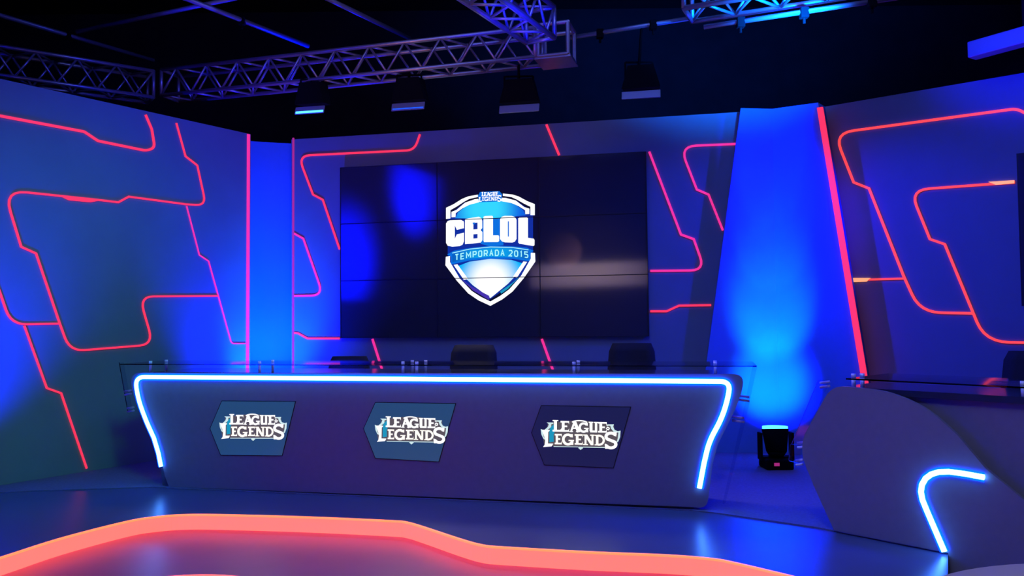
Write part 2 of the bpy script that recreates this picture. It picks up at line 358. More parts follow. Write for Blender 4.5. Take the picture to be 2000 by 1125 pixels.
def gD(x, y0, y1, w_):
    h = y1 - y0
    return [quad(x + w_ * .12, y0, x + w_ * .36, y1), quad(x, y0, x + w_ * .4, y0 + h * .1), quad(x, y1 - h * .1, x + w_ * .4, y1)] + sp([(x + w_ * .3, y0 + h * .07)] + arc(x + w_ * .42, (y0 + y1) / 2, w_ * .45, h * .43, 85, -85, 12) + [(x + w_ * .3, y1 - h * .07)], w_ * .2)
def gS(x, y0, y1, w_):
    h = y1 - y0; t = w_ * .24; r = h * .25 - t * .2
    c1 = (x + w_ * .5, y0 + h * .27); c2 = (x + w_ * .5, y1 - h * .27)
    return sp(arc(*c1, w_ * .38, r, 20, 225, 10) + arc(*c2, w_ * .38, r, 45, -160, 12), t) + [[(x + w_ * .78, y0), (x + w_ * .95, y0 - h * .02), (x + w_ * .9, y0 + h * .27), (x + w_ * .75, y0 + h * .2)], [(x + w_ * .02, y1 - h * .3), (x + w_ * .2, y1 - h * .26), (x + w_ * .25, y1), (x + w_ * .05, y1)]]
def game_logo(pl, fn, o, parent, small=False):
    pic('logo_backing', [[(350, 385), (440, 370), (660, 345), (800, 330), (950, 345), (1290, 390), (1300, 500), (1385, 480), (1340, 660), (1320, 740), (1200, 765), (1140, 735), (300, 735), (255, 490), (330, 480)]], pl, fn, o, o + .001, M['brown'] if not small else M['azure'], parent)
    row1 = gL(415, 335, 512, 130) + gE(528, 348, 512, 122) + gA(655, 360, 515, 155) + gG(785, 368, 518, 145) + gU(930, 352, 515, 135) + gE(1065, 352, 515, 122)
    row1 += sp(arc(800, 375, 110, 38, 165, 15, 10), 18)
    row1 += sp([(1180, 455), (1200, 430), (1225, 445), (1215, 470), (1185, 465)], 14) + sp([(1185, 402), (1245, 398)], 14)
    pic('top_lettering', row1, pl, fn, o + .001, o + .002, M['white'], parent)
    row2 = gE(445, 548, 708, 100) + gG(548, 545, 718, 172) + gE(730, 548, 708, 115) + gN(852, 550, 712, 160) + gD(1015, 552, 714, 150)
    pic('bottom_lettering', row2, pl, fn, o + .001, o + .002, M['cream' if not small else 'white'], parent)
    big = [[(262, 490), (372, 490), (372, 505), (352, 520), (348, 700), (425, 700), (400, 742), (278, 755), (302, 720), (312, 640)], [(300, 640), (316, 500), (300, 520)]]
    bigs = gS(1155, 505, 762, 185)
    fr = [[(330, 375), (425, 375), (425, 395), (398, 398), (392, 445), (345, 490), (300, 490), (350, 440), (362, 400)],
          [(245, 478), (275, 492), (300, 500), (275, 520), (285, 590), (312, 650), (280, 620), (255, 560)],
          [(1195, 388), (1290, 384), (1278, 420), (1300, 470), (1345, 490), (1385, 480), (1378, 580), (1352, 650), (1325, 665), (1345, 600), (1355, 510), (1290, 505), (1250, 450), (1240, 408), (1195, 405)],
          quad(430, 738, 780, 748), quad(850, 738, 1160, 750)]
    pic('initial_letter', big, pl, fn, o + .001, o + .0025, M['white'], parent); pic('final_letter', bigs, pl, fn, o + .001, o + .0025, M['white'], parent)
    pic('logo_frame', fr, pl, fn, o + .001, o + .0022, M['pale'], parent)
    pic('teal_inlay', [[(385, 450), (430, 400), (445, 520), (430, 560), (432, 670), (368, 680), (368, 500)]], pl, fn, o + .001, o + .0018, M['teal'], parent)
    pic('gem', [[(785, 740), (845, 740), (850, 760), (815, 788), (782, 760)]], pl, fn, o + .001, o + .0024, M['pale'], parent)

# ------------------------------------------------------------------ video wall
vw = thing('video_wall', 'glossy black three by three video wall showing a glowing blue shield emblem', 'video wall', BW.w((2.2, 0), 0))
c00 = BW.px(665, 328, .07); c10 = BW.px(1264, 295, .07); c01 = BW.px(665, 660, .07); c11 = BW.px(1266, 657, .07)
x0 = (c00[0] + c01[0]) / 2; x1 = (c10[0] + c11[0]) / 2; zt = (c00[1] + c10[1]) / 2; zb = (c01[1] + c11[1]) / 2
bm = bmesh.new(); slab(bm, BW, [(x0 + .01, zb + .01), (x1 - .01, zb + .01), (x1 - .01, zt - .01), (x0 + .01, zt - .01)], .001, .05); link('mounting_frame', bm, M['bezel'], vw)
dx = (x1 - x0) / 3; dz = (zt - zb) / 3
for i in range(3):
    for j in range(3):
        a, b = x0 + i * dx, zb + j * dz; g = .004
        bm = bmesh.new(); slab(bm, BW, [(a + g, b + g), (a + dx - g, b + g), (a + dx - g, b + dz - g), (a + g, b + dz - g)], .05, .07)
        s = link('screen', bm, M['screen'], vw)
        bm = bmesh.new()
        for (p, q, r_, t) in ((a, b, a + dx, b + g), (a, b + dz - g, a + dx, b + dz), (a, b, a + g, b + dz), (a + dx - g, b, a + dx, b + dz)):
            slab(bm, BW, [(p, q), (r_, q), (r_, t), (p, t)], .05, .078)
        link('bezel', bm, M['bezel'], s)
def sf(x, y): return (850 + x / 4.5, 360 + (y - .042 * (x - 485)) / 4.5)      # symmetric emblem drawing -> place on the wall
def mir(P): return [(970 - x, y) for x, y in P]
em = bpy.data.objects.new('shield_emblem', None); C.objects.link(em); em.parent = vw; em['label'] = 'glowing white and blue shield emblem'
em.matrix_parent_inverse = vw.matrix_basis.inverted()
E0 = .0702
def grad(name, center, rad, c_in, c_out, st=1.0, sx=1.0):
    m = mat(name, (0, 0, 0), .5, emit=c_out); nt = m.node_tree; b = nt.nodes['Principled BSDF']
    g = nt.nodes.new('ShaderNodeNewGeometry'); s = nt.nodes.new('ShaderNodeVectorMath'); s.operation = 'SUBTRACT'; s.inputs[1].default_value = center
    l = nt.nodes.new('ShaderNodeVectorMath'); l.operation = 'LENGTH'; mr = nt.nodes.new('ShaderNodeMapRange'); mr.interpolation_type = 'SMOOTHSTEP'
    mr.inputs['From Min'].default_value = rad * .25; mr.inputs['From Max'].default_value = rad
    mx = nt.nodes.new('ShaderNodeMix'); mx.data_type = 'RGBA'; mx.inputs['A'].default_value = (*c_in, 1); mx.inputs['B'].default_value = (*c_out, 1)
    nt.links.new(g.outputs['Position'], s.inputs[0]); nt.links.new(s.outputs[0], l.inputs[0]); nt.links.new(l.outputs['Value'], mr.inputs['Value'])
    nt.links.new(mr.outputs[0], mx.inputs['Factor']); nt.links.new(mx.outputs['Result'], b.inputs['Emission Color']); b.inputs['Emission Strength'].default_value = st
    return m
def spos(x, y): return tuple(BW.w(BW.px(*sf(x, y), E0), E0))
mlow = grad('picture_lower_glow', spos(485, 850), .40, (1, 1, 1), (0, .42, .9), 1.1)
mtop = grad('picture_upper_glow', spos(440, 215), .46, (.03, .68, 1), (0, .12, .75))
side = [(110, 290), (140, 240), (260, 150), (485, 135), (710, 150), (830, 240), (860, 290), (860, 620), (800, 760), (700, 870), (485, 1010), (270, 870), (170, 760), (110, 620)]
pic('emblem_field', [side], BW, sf, .0701, .0708, M['navy'], em)
pic('upper_field', [[(175, 285), (200, 235), (290, 170), (390, 150), (485, 147), (580, 150), (680, 170), (770, 235), (795, 285), (485, 302)]], BW, sf, .0705, .0715, mtop, em)
pic('letter_background', [[(420, 300), (590, 300), (600, 540), (485, 545), (400, 520)]], BW, sf, .0705, .0716, M['azure'], em)
outer = [[(95, 190), (160, 162), (235, 118), (290, 98), (375, 86), (375, 106), (300, 120), (255, 142), (190, 182), (133, 212), (133, 285), (95, 288)]]
inner = [[(143, 275), (143, 228), (188, 212), (262, 152), (350, 125), (390, 122), (390, 152), (300, 172), (240, 200), (180, 240), (178, 275)]]
low = [[(93, 620), (130, 616), (130, 668), (215, 815), (320, 930), (400, 985), (485, 1030), (485, 1068), (380, 1015), (290, 950), (190, 835), (90, 695)]]
lowi = [[(162, 695), (195, 690), (290, 825), (252, 830)]]
W = outer + inner + low + lowi
W = W + [mir(p) for p in W]
pic('shield_outline', W, BW, sf, .0705, .0722, M['white'], em)
pic('lower_field', [[(205, 705), (300, 672), (485, 655), (670, 672), (765, 705), (690, 830), (640, 880), (485, 1000), (330, 880), (280, 830)]], BW, sf, .0705, .0718, mlow, em)
pic('lower_stripe', [[(245, 838), (300, 880), (475, 980), (475, 1018), (330, 925), (225, 815)]], BW, sf, .0705, .0724, M['purple'], em)
pic('lower_stripe', [mir([(245, 838), (300, 880), (400, 945), (390, 965), (330, 925), (225, 815)])], BW, sf, .0705, .0724, M['teal'], em)
# block letters C B L O L drawn as seen
def ident(x, y): return (850 + x / 4.5, 360 + y / 4.5)
CB = []
CB += [quad(95, 345, 172, 515), [(95, 345), (110, 322), (140, 314), (225, 312), (250, 325), (253, 345), (253, 385), (190, 400), (172, 360)], [(95, 515), (172, 480), (190, 440), (253, 425), (253, 500), (240, 530), (215, 543), (150, 548), (110, 540)]]
CB += [[(262, 305), (335, 292), (335, 520), (262, 526)], [(330, 293), (385, 285), (408, 300), (413, 325), (413, 385), (400, 400), (372, 404), (372, 335), (330, 340)], [(330, 398), (372, 394), (400, 402), (415, 420), (415, 490), (400, 512), (330, 520), (330, 478), (372, 474), (372, 436), (330, 440)]]
CB += [[(425, 285), (440, 279), (500, 276), (508, 285), (508, 448), (556, 448), (562, 460), (562, 498), (550, 507), (430, 508), (425, 498)]]
CB += [[(570, 310), (585, 285), (610, 277), (672, 277), (700, 287), (714, 310), (714, 480), (700, 503), (678, 512), (612, 510), (585, 500), (570, 480)]]
CB += [[(730, 300), (740, 293), (805, 290), (815, 300), (815, 470), (866, 478), (873, 490), (872, 536), (862, 542), (740, 522), (730, 512)]]
pic('block_letters', CB, BW, ident, .0705, .0726, M['white'], em)
pic('letter_slot', [quad(638, 325, 648, 460), quad(330, 335, 352, 345 + 5), ], BW, ident, .0726, .0729, M['azure'], em)
# ribbon
rb = [(105, 600), (165, 570), (300, 552), (485, 540), (670, 552), (805, 570), (865, 600), (840, 620), (830, 690), (670, 662), (485, 655), (300, 662), (140, 690), (140, 622)]
pic('ribbon', [rb], BW, sf, .0705, .0727, M['azure'], em)
pic('ribbon_face', [[(150, 600), (300, 570), (485, 560), (670, 570), (820, 600), (820, 672), (670, 645), (485, 637), (300, 645), (150, 672)]], BW, sf, .0727, .0729, grad('picture_ribbon', spos(485, 600), .5, (0, .34, .8), (0, .10, .5)), em)
pic('ribbon_highlight', [sp([(150, 590), (300, 562), (485, 551), (670, 562), (820, 590)], 7)[k] for k in range(4)], BW, sf, .0727, .0730, M['ribtxt'], em)
ST = {'T': [[(0, 0), (1, 0)], [(.5, 0), (.5, 1)]], 'E': [[(1, 0), (0, 0), (0, 1), (1, 1)], [(0, .5), (.85, .5)]], 'M': [[(0, 1), (0, 0), (.5, .65), (1, 0), (1, 1)]],
      'P': [[(0, 1), (0, 0), (.85, 0), (1, .15), (1, .4), (.85, .55), (0, .55)]], 'O': [[(.15, 0), (.85, 0), (1, .15), (1, .85), (.85, 1), (.15, 1), (0, .85), (0, .15), (.15, 0)]],
      'R': [[(0, 1), (0, 0), (.85, 0), (1, .15), (1, .4), (.85, .55), (0, .55)], [(.5, .55), (1, 1)]], 'A': [[(0, 1), (.5, 0), (1, 1)], [(.22, .62), (.78, .62)]],
      'D': [[(0, 0), (.7, 0), (1, .25), (1, .75), (.7, 1), (0, 1), (0, 0)]], '2': [[(0, .12), (.2, 0), (.8, 0), (1, .15), (1, .4), (0, 1), (1, 1)]],
      '0': [[(.2, 0), (.8, 0), (1, .2), (1, .8), (.8, 1), (.2, 1), (0, .8), (0, .2), (.2, 0)]], '1': [[(.2, .2), (.55, 0), (.55, 1)]], '5': [[(1, 0), (0, 0), (0, .45), (.8, .45), (1, .6), (1, .85), (.8, 1), (0, 1)]]}
txt = 'TEMPORADA 2015'; polys = []; cx = 172
for ch in txt:
    if ch == ' ': cx += 22; continue
    wd_ = {'M': 46, '1': 28}.get(ch, 37)
    for s in ST[ch]:
        pts = []
        for (a, b) in s:
            X = cx + 5 + a * (wd_ - 10); pts.append((X, 580 + b * 48 + ((X - 485) / 330) ** 2 * 30))
        polys += sp(pts, 9.5)
    cx += wd_ + 12
pic('ribbon_lettering', polys, BW, sf, .0729, .0734, M['ribtxt'], em)
gl = bpy.data.objects.new('crest_lettering', None); C.objects.link(gl); gl.parent = em
game = []
def crest(x, y): return sf(375 + (x - 245) * 215 / 1140, 62 + (y - 325) * 95 / 450)
row = gL(415, 335, 512, 130) + gE(528, 348, 512, 122) + gA(655, 360, 515, 155) + gG(785, 368, 518, 145) + gU(930, 352, 515, 135) + gE(1065, 352, 515, 122)
row += gL(290, 548, 740, 130) + gE(445, 548, 708, 100) + gG(548, 545, 718, 172) + gE(730, 548, 708, 115) + gN(852, 550, 712, 160) + gD(1015, 552, 714, 150) + gS(1155, 505, 762, 185)
bpy.data.objects.remove(gl)
pic('crest_backing', [[(350, 330), (1250, 330), (1385, 480), (1330, 760), (290, 760), (250, 480)]], BW, crest, .0722, .0728, M['azure'], em)
pic('crest_lettering', row, BW, crest, .0728, .0733, M['white'], em)

# ------------------------------------------------------------------ presenters' desk
desk = thing('presenter_desk', 'long charcoal presenter desk edged with a blue-white neon tube, three logo screens in front', 'desk', DK.w((2.4, 0), -.3))
out = [(330, 952), (322, 930), (312, 880), (290, 838), (262, 780, .1), (252, 728, .22), (1455, 731, .28), (1447, 776, .12), (1420, 832, .1), (1402, 868), (1392, 905), (1381, 993, .12), (1345, 990)]
P = [(*DK.px(p[0], p[1], .04), *(p[2:])) for p in out]; P = fillet(P)
P = [Vector((p[0], max(p[1], .012))) for p in P]
bm = bmesh.new(); slab(bm, DK, P, 0, .04)
front = link('front_panel', bm, M['panel'], desk)
xs = [p[0] for p in P]; dl, dr = min(xs), max(xs); ztop = max(p[1] for p in P)
bm = bmesh.new(); slab(bm, DK, [(dl + .3, .012), (dr - .38, .012), (dr - .28, .45), (dr - .24, ztop - .05), (dl + .22, ztop - .05), (dl + .24, .5)], -.42, -.001); link('body', bm, M['panel2'], desk)
bm = bmesh.new(); slab(bm, DK, [(dl + .2, ztop - .05), (dr - .22, ztop - .05), (dr - .22, ztop - .01), (dl + .2, ztop - .01)], -.62, -.001); link('worktop', bm, M['top'], desk)
nl = [(316, 911), (311, 885), (302, 855), (286, 820, .1), (271, 778, .12), (265, 736, .17), (1427, 745, .22), (1420, 785, .15), (1408, 820, .1), (1385, 862, .15), (1375, 905), (1366, 953)]
NP = fillet([(*DK.px(p[0], p[1], .05), *(p[2:])) for p in nl], 8)
def neon(parent, pl, pts, off, wc, wb):
    bm = bmesh.new(); strip(bm, pl, pts, wb, off + .010, off + .016); b = link('neon_halo_strip', bm, M['neonhalo'], parent, False)  # glowing strip added behind the tube to make its halo
    bm = bmesh.new(); path_tube(bm, [pl.w(q, off + .018) for q in pts], wc / 2, 10); link('neon_tube', bm, M['neon'], parent, True)
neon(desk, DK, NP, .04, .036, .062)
# screens let into the front
S1 = [(433, 783), (577, 784), (551, 890), (431, 889), (410, 837)]
S2 = [(733, 786), (890, 788), (857, 902), (733, 895), (710, 837)]
S3 = [(1057, 792), (1232, 795), (1198, 914), (1063, 908), (1038, 845)]
def f1(x, y): return (400 + x / 8.655, 770 + y / 8.655)
def f2(x, y): X = (x - 245) / 1140; Y = (y - 325) / 465; return (732 + X * 143, 811.5 + Y * 55.5 + X * 2.5)
def f3(x, y): X = (x - 245) / 1140; Y = (y - 325) / 465; return (1056 + X * 156, 818.5 + Y * 59 + X * 3)
for S, fn, m, lb in ((S1, f1, 'lgrey', 'slate blue lit screen'), (S2, f2, 'lgrey', 'slate blue lit screen'), (S3, f3, 'ldark', 'dark screen')):
    bm = bmesh.new(); slab(bm, DK, [DK.px(x, y, .045) for x, y in S], .0385, .045); s = link('display_screen', bm, M[m], desk); s['label'] = lb
    bm = bmesh.new(); q = [DK.px(x, y, .045) for x, y in S]; strip(bm, DK, q + [q[0]], .005, .040, .0455); link('screen_bezel', bm, M['bezel'], s)
    lg = bpy.data.objects.new('logo', None)
    game_logo(DK, fn, .0455, s)
# glass on standoffs
GZ = 1.085
def dkp(x, back):       # point above the front edge below picture column x, moved back
    a = DK.px(x, 715, .02)[0]; return a, back
gl0 = DK.px(232, 712, .1)[0]; gl1 = DK.px(1478, 712, .1)[0]; gm = DK.px(800, 712, .0)[0]
for a, b in ((gl0, gm - .01), (gm + .01, gl1)):
    bm = bmesh.new(); slab(bm, DK, [(a, GZ), (b, GZ), (b, GZ + .010), (a, GZ + .010)], -.52, .09); link('glass_top', bm, M['glass'], desk)
for x in (294, 507, 787, 814, 1121, 1397):
    a = DK.px(x, 715, -.02)[0]
    for bk in (.02, .24):
        bm = bmesh.new(); p = DK.w((a, 0), -bk)
        tube(bm, p + Vector((0, 0, ztop - .012)), p + Vector((0, 0, GZ)), .012, 12); post = link('glass_standoff', bm, M['chrome'], desk, True)
        bm = bmesh.new(); tube(bm, p + Vector((0, 0, GZ + .0101)), p + Vector((0, 0, GZ + .030)), .014, 12); link('standoff_cap', bm, M['chrome'], post, True)
def side_glass(pts, studs, pl, off, parent, o_=.0, lenx=.10):
    bm = bmesh.new(); slab(bm, pl, [pl.px(x, y, off) for x, y in pts], off - .01, off); link('side_glass', bm, M['glass'], parent)
    for x, y, sx in studs:
        bm = bmesh.new(); q = pl.px(x, y, off)
        tube(bm, pl.w(q, off - .012) , pl.w((q[0] + sx, q[1] + .012), off - .012), .009, 10)
        tube(bm, pl.w((q[0], q[1] - .03), off - .012), pl.w((q[0] + sx, q[1] - .018), off - .012), .009, 10)
        link('side_stud', bm, M['chrome'], parent, True)
side_glass([(1470, 714), (1479, 714), (1455, 826), (1447, 826)], [(1464, 776, -.09), (1454, 817, -.09)], DK, -.05, desk)
side_glass([(1447, 826), (1455, 826), (1416, 984), (1411, 984)], [], DK, -.08, desk)
side_glass([(232, 708), (240, 708), (258, 805), (249, 805)], [(242, 765, .07), (247, 798, .07)], DK, -.05, desk)

# ------------------------------------------------------------------ right desk
rd = thing('side_desk', 'charcoal side desk at the right edge with a bent blue-white neon tube', 'desk', RD.w((1.0, 0), -.4))
po = [(1629, 1036, .1), (1592, 955), (1558, 872, .15), (1625, 752, .1), (1738, 764, .5), (1815, 800, .3), (1870, 850), (1925, 915), (2010, 985), (2110, 1040)]
q = [(*RD.px(p[0], p[1], .03), *p[2:]) for p in po]; q = fillet(q, 6)
c0 = RD.px(1852, 1079, .03); q = [Vector((p[0], max(p[1], .012))) for p in q]
q += [Vector((q[-1][0], ZP)), Vector((c0[0], ZP)), Vector((c0[0], .012))]
bm = bmesh.new(); slab(bm, RD, q, 0, .03); link('side_panel', bm, M['panel'], rd)
a0 = RD.px(1635, 760)[0]
bm = bmesh.new(); slab(bm, RD, [(a0, .012), (2.1, .012), (2.1, .93), (a0, .93)], -.62, -.12); link('body', bm, M['panel'], rd)
bm = bmesh.new(); slab(bm, RD, [(a0 - .02, .93), (2.1, .93), (2.1, .97), (a0 - .02, .97)], -.66, -.08); link('worktop', bm, M['top'], rd)
# brace joining the shaped panel to the body
bm = bmesh.new(); slab(bm, RD, [(a0 + .05, .1), (a0 + .6, .1), (a0 + .4, .85), (a0 + .05, .85)], -.12, 0); link('panel_bracket', bm, M['panel2'], rd)
nr = [(1923, 932), (1885, 925), (1855, 921), (1835, 921.5), (1820, 926), (1809, 934), (1802, 946), (1800, 960), (1803, 976), (1812, 998), (1846, 1077)]
q = fillet([(*RD.px(p[0], p[1], .04), *p[2:]) for p in nr], 8)
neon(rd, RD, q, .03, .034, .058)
bm = bmesh.new(); g0 = RD.px(1655, 745, .02)[0]
slab(bm, RD, [(g0, 1.03), (2.1, 1.03), (2.1, 1.04), (g0, 1.04)], -.6, .04); link('glass_top', bm, M['glass'], rd)
for x, bk in ((1667, .1), (1684, .16), (1998, .1)):
    a = RD.px(x, 735, -bk)[0]; p = RD.w((a, 0), -bk); bm = bmesh.new()
    tube(bm, p + Vector((0, 0, .97)), p + Vector((0, 0, 1.03)), .014, 12); post = link('glass_standoff', bm, M['chrome'], rd, True)
    bm = bmesh.new(); tube(bm, p + Vector((0, 0, 1.0401)), p + Vector((0, 0, 1.062)), .016, 12); link('standoff_cap', bm, M['chrome'], post, True)
side_glass([(1598, 742), (1622, 742), (1566, 868), (1545, 868)], [(1600, 748, .07), (1556, 866, .06)], RD, .0, rd)
side_glass([(1543, 868), (1564, 868), (1560, 905), (1540, 900)], [(1553, 900, .05)], RD, -.01, rd)

# ------------------------------------------------------------------ stage platform and carpet
edge = [(-420, 1225), (-200, 1150), (0, 1088), (120, 1050), (250, 1017), (310, 1008), (360, 1004.5), (430, 1004.5), (600, 1009), (760, 1016), (795, 1019), (830, 1029), (900, 1052), (945, 1064), (990, 1068), (1150, 1077), (1300, 1083), (1390, 1090), (1440, 1099), (1550, 1125), (1700, 1162), (1850, 1200)]
E = [zpx(x, y, 0) for x, y in edge]; E = [Vector((e.x, e.y)) for e in E]
def smooth_line(P, n=5):
    o = []
    for i in range(len(P) - 1):
        p0, p1, p2, p3 = P[max(i - 1, 0)], P[i], P[i + 1], P[min(i + 2, len(P) - 1)]
        for k in range(n):
            t = k / n; o.append(.5 * ((2 * p1) + (p2 - p0) * t + (2 * p0 - 5 * p1 + 4 * p2 - p3) * t * t + (3 * p1 - p0 - 3 * p2 + p3) * t ** 3))
    return o + [P[-1]]
E = smooth_line(E, 4)
pc = zpx(1852, 1079, 0); p2 = RD.w((2.3, 0), -.0)
poly = E + [Vector((pc.x, pc.y)), Vector((p2.x, p2.y)), Vector((6, p2.y)), Vector((6, 12)), Vector((-7, 12)), Vector((-7, E[0].y))]
def zslab(bm, P, z0, z1):
    a = [bm.verts.new((p[0], p[1], z0)) for p in P]; b = [bm.verts.new((p[0], p[1], z1)) for p in P]; n = len(P)
    bm.faces.new(b); bm.faces.new(a[::-1])
    for i in range(n): bm.faces.new((a[i], a[(i + 1) % n], b[(i + 1) % n], b[i]))
stage = thing('stage_platform', 'low stage platform with a curving orange light nosing and a riser painted as lit pink', 'stage', (0, 8, ZP))
bm = bmesh.new(); zslab(bm, poly, ZP, 0); link('deck', bm, M['deck'], stage)
def wallstrip(bm, P, z0, z1, o0, o1):
    L = []
    for i, p in enumerate(P):
        d = (P[min(i + 1, len(P) - 1)] - P[max(i - 1, 0)]).normalized(); n_ = Vector((d.y, -d.x))
        L.append([bm.verts.new((p.x + n_.x * o, p.y + n_.y * o, z)) for o, z in ((o0, z0), (o1, z0), (o1, z1), (o0, z1))])
    for A, B in zip(L, L[1:]):
        for k in range(4): bm.faces.new((A[k], A[(k + 1) % 4], B[(k + 1) % 4], B[k]))
    bm.faces.new(L[0]); bm.faces.new(L[-1][::-1])
bm = bmesh.new(); wallstrip(bm, E, ZP + .001, -.010, .0005, .012); link('riser_painted_lit', bm, M['riser'], stage)  # riser face glows itself, standing in for the nosing light on it
bm = bmesh.new(); wallstrip(bm, E, -.010, .002, .0005, .018); link('light_nosing', bm, M['nosing'], stage)
cb = [(-420, 985), (60, 958), (300, 950.5), (345, 953), (1345, 995), (1400, 1001), (1600, 1030), (1852, 1079)]
cb = [zpx(x, y, .01) for x, y in cb]; cb = [Vector((p.x, p.y)) for p in cb]
p3 = RD.w((2.2, 0), -.02)
bm = bmesh.new(); zslab(bm, cb + [Vector((p3.x, p3.y)), Vector((5.9, p3.y)), Vector((5.9, 11.9)), Vector((-6.9, 11.9)), Vector((-6.9, cb[0].y))], .0005, .010)
tag(link('stage_carpet', bm, M['carpet']), 'grey carpet covering the back of the stage under the desks', 'carpet')

# ------------------------------------------------------------------ floor uplight in front of the column
up = thing('floor_uplight', 'black floor lamp throwing blue light up the column between the two desks', 'stage light', (2.51, 7.9, .01))
ux, uy = 2.51, 7.9
bm = bmesh.new(); box(bm, (ux, uy, .06), (.26, .26, .10), bev=.015); link('base', bm, M['fixture'], up)
bm = bmesh.new(); box(bm, (ux - .15, uy, .22), (.025, .1, .26), bev=.006); box(bm, (ux + .15, uy, .22), (.025, .1, .26), bev=.006); box(bm, (ux, uy, .115), (.32, .1, .02)); link('yoke', bm, M['fixture'], up)
bm = bmesh.new(); tube(bm, (ux, uy - .02, .17), (ux, uy + .01, .38), .095, 24, .125); tube(bm, (ux, uy - .022, .13), (ux, uy - .02, .17), .07, 24, .095); link('lamp_head', bm, M['fixture'], up, True)
bm = bmesh.new(); tube(bm, (ux, uy + .010, .3805), (ux, uy + .0112, .405), .118, 24); link('lens', bm, M['lens'], up, True)
bm = bmesh.new(); box(bm, (ux - .035, uy - .131, .065), (.05, .004, .03)); link('status_display', bm, M['redd'], up)
U = (ux, uy + .03, .43)
for n_, (z_, an_, pw_) in enumerate(((.70, 62, 480), (1.6, 37, 1500), (2.55, 25, 4200), (3.35, 17, 6500))):      # one uplight split into narrow beams, keeping light off the side walls
    lamp('uplight_lens_beam', 'SPOT', U, (2.80, 8.78, z_), pw_, DEEP, .03, an_, .55)
lamp('uplight_cyan_low', 'SPOT', U, (2.74, 8.78, .75), 190, (.0, .30, 1.0), .05, 58, 1)
lamp('uplight_cyan_mid', 'SPOT', U, (2.76, 8.78, 1.5), 360, (.0, .27, 1.0), .05, 44, 1)

# ------------------------------------------------------------------ chairs
def chair(x, y, rz, ztop_, lab, wd=.5):
    t = thing('office_chair', lab, 'chair', (x, y, .01), 'black chairs behind the desks')
    def X(*p): return Matrix.Translation((x, y, .01)) @ Matrix.Rotation(rz, 4, 'Z') @ Vector(p)
    bm = bmesh.new(); box(bm, X(0, 0, .46), (wd, .48, .09), rz, bev=.03); link('seat', bm, M['chair'], t, True)
    bm = bmesh.new()
    hb = ztop_ - .56
    rows_ = []
    for i in range(9):
        z = .56 + hb * i / 8; ww = wd / 2 * (1 - .10 * abs(i - 4) / 4 - (.12 if i == 8 else 0))
        rows_.append([[bm.verts.new(X(ww * sx, .23 + .06 * (i / 8) + .035 * (1 - abs(sx)) * 1 + dy, z)) for sx in (-1, -.6, 0, .6, 1)] for dy in (-.025, .035)])
    for A, B in zip(rows_, rows_[1:]):
        for s in (0, 1):
            for k in range(4): bm.faces.new((A[s][k], A[s][k + 1], B[s][k + 1], B[s][k]))
        for k in (0, 4): bm.faces.new((A[0][k], A[1][k], B[1][k], B[0][k]))
    for A in (rows_[0], rows_[-1]):
        for k in range(4): bm.faces.new((A[0][k], A[0][k + 1], A[1][k + 1], A[1][k]))
    link('backrest', bm, M['chair'], t, True)
    bm = bmesh.new(); tube(bm, X(0, .2, .45), X(0, .3, .75), .025); tube(bm, X(0, 0, .45), X(0, 0, .09), .03); link('column', bm, M['chairp'], t, True)
    for s in (-1, 1):
        bm = bmesh.new(); box(bm, X(s * (wd / 2 + .03), -.02, .68), (.06, .28, .03), rz, bev=.01); box(bm, X(s * (wd / 2 + .03), .0, .56), (.03, .05, .22), rz); link('armrest', bm, M['chairp'], t)
    for k in range(5):
        a = R(72 * k + 18); bm = bmesh.new(); tube(bm, X(0, 0, .10), X(.28 * math.cos(a), .28 * math.sin(a), .07), .018)
        l = link('leg', bm, M['chairp'], t, True)
        bm = bmesh.new(); cxy = X(.28 * math.cos(a), .28 * math.sin(a), .03); tube(bm, cxy + Vector((-.012, 0, 0)), cxy + Vector((.012, 0, 0)), .029, 14); link('caster', bm, M['chairp'], l, True)
    return t
p = ypx(664, 700, 8.5); chair(p.x, 8.5, R(-8), 1.07, 'black chair behind the left part of the long desk, only its low back showing', .46)
p = ypx(911, 690, 8.1); chair(p.x, 8.1, R(-12), 1.19, 'black chair behind the middle of the long desk, below the emblem')
p = ypx(1226, 690, 7.8); chair(p.x, 7.8, R(-16), 1.20, 'black chair behind the right part of the long desk', .48)
p = ypx(2000, 710, 6.3); chair(p.x, 6.3, R(-50), 1.15, 'black chair behind the side desk at the right frame edge')

# ------------------------------------------------------------------ screen on the right wall
bm = bmesh.new(); a = RW.px(1985, 300, .06); b = RW.px(1987, 598, .06)
rs = thing('wall_screen', 'black screen on the right wall cut by the frame edge', 'screen', RW.w((a[0] + .6, 0)))
slab(bm, RW, [(a[0], b[1]), (a[0] + 1.25, b[1]), (a[0] + 1.25, a[1]), (a[0], a[1])], .001, .06); link('casing', bm, M['bezel'], rs)
bm = bmesh.new(); slab(bm, RW, [(a[0] + .015, b[1] + .015), (a[0] + 1.235, b[1] + .015), (a[0] + 1.235, a[1] - .015), (a[0] + .015, a[1] - .015)], .06, .063); link('display', bm, M['screen'], rs)

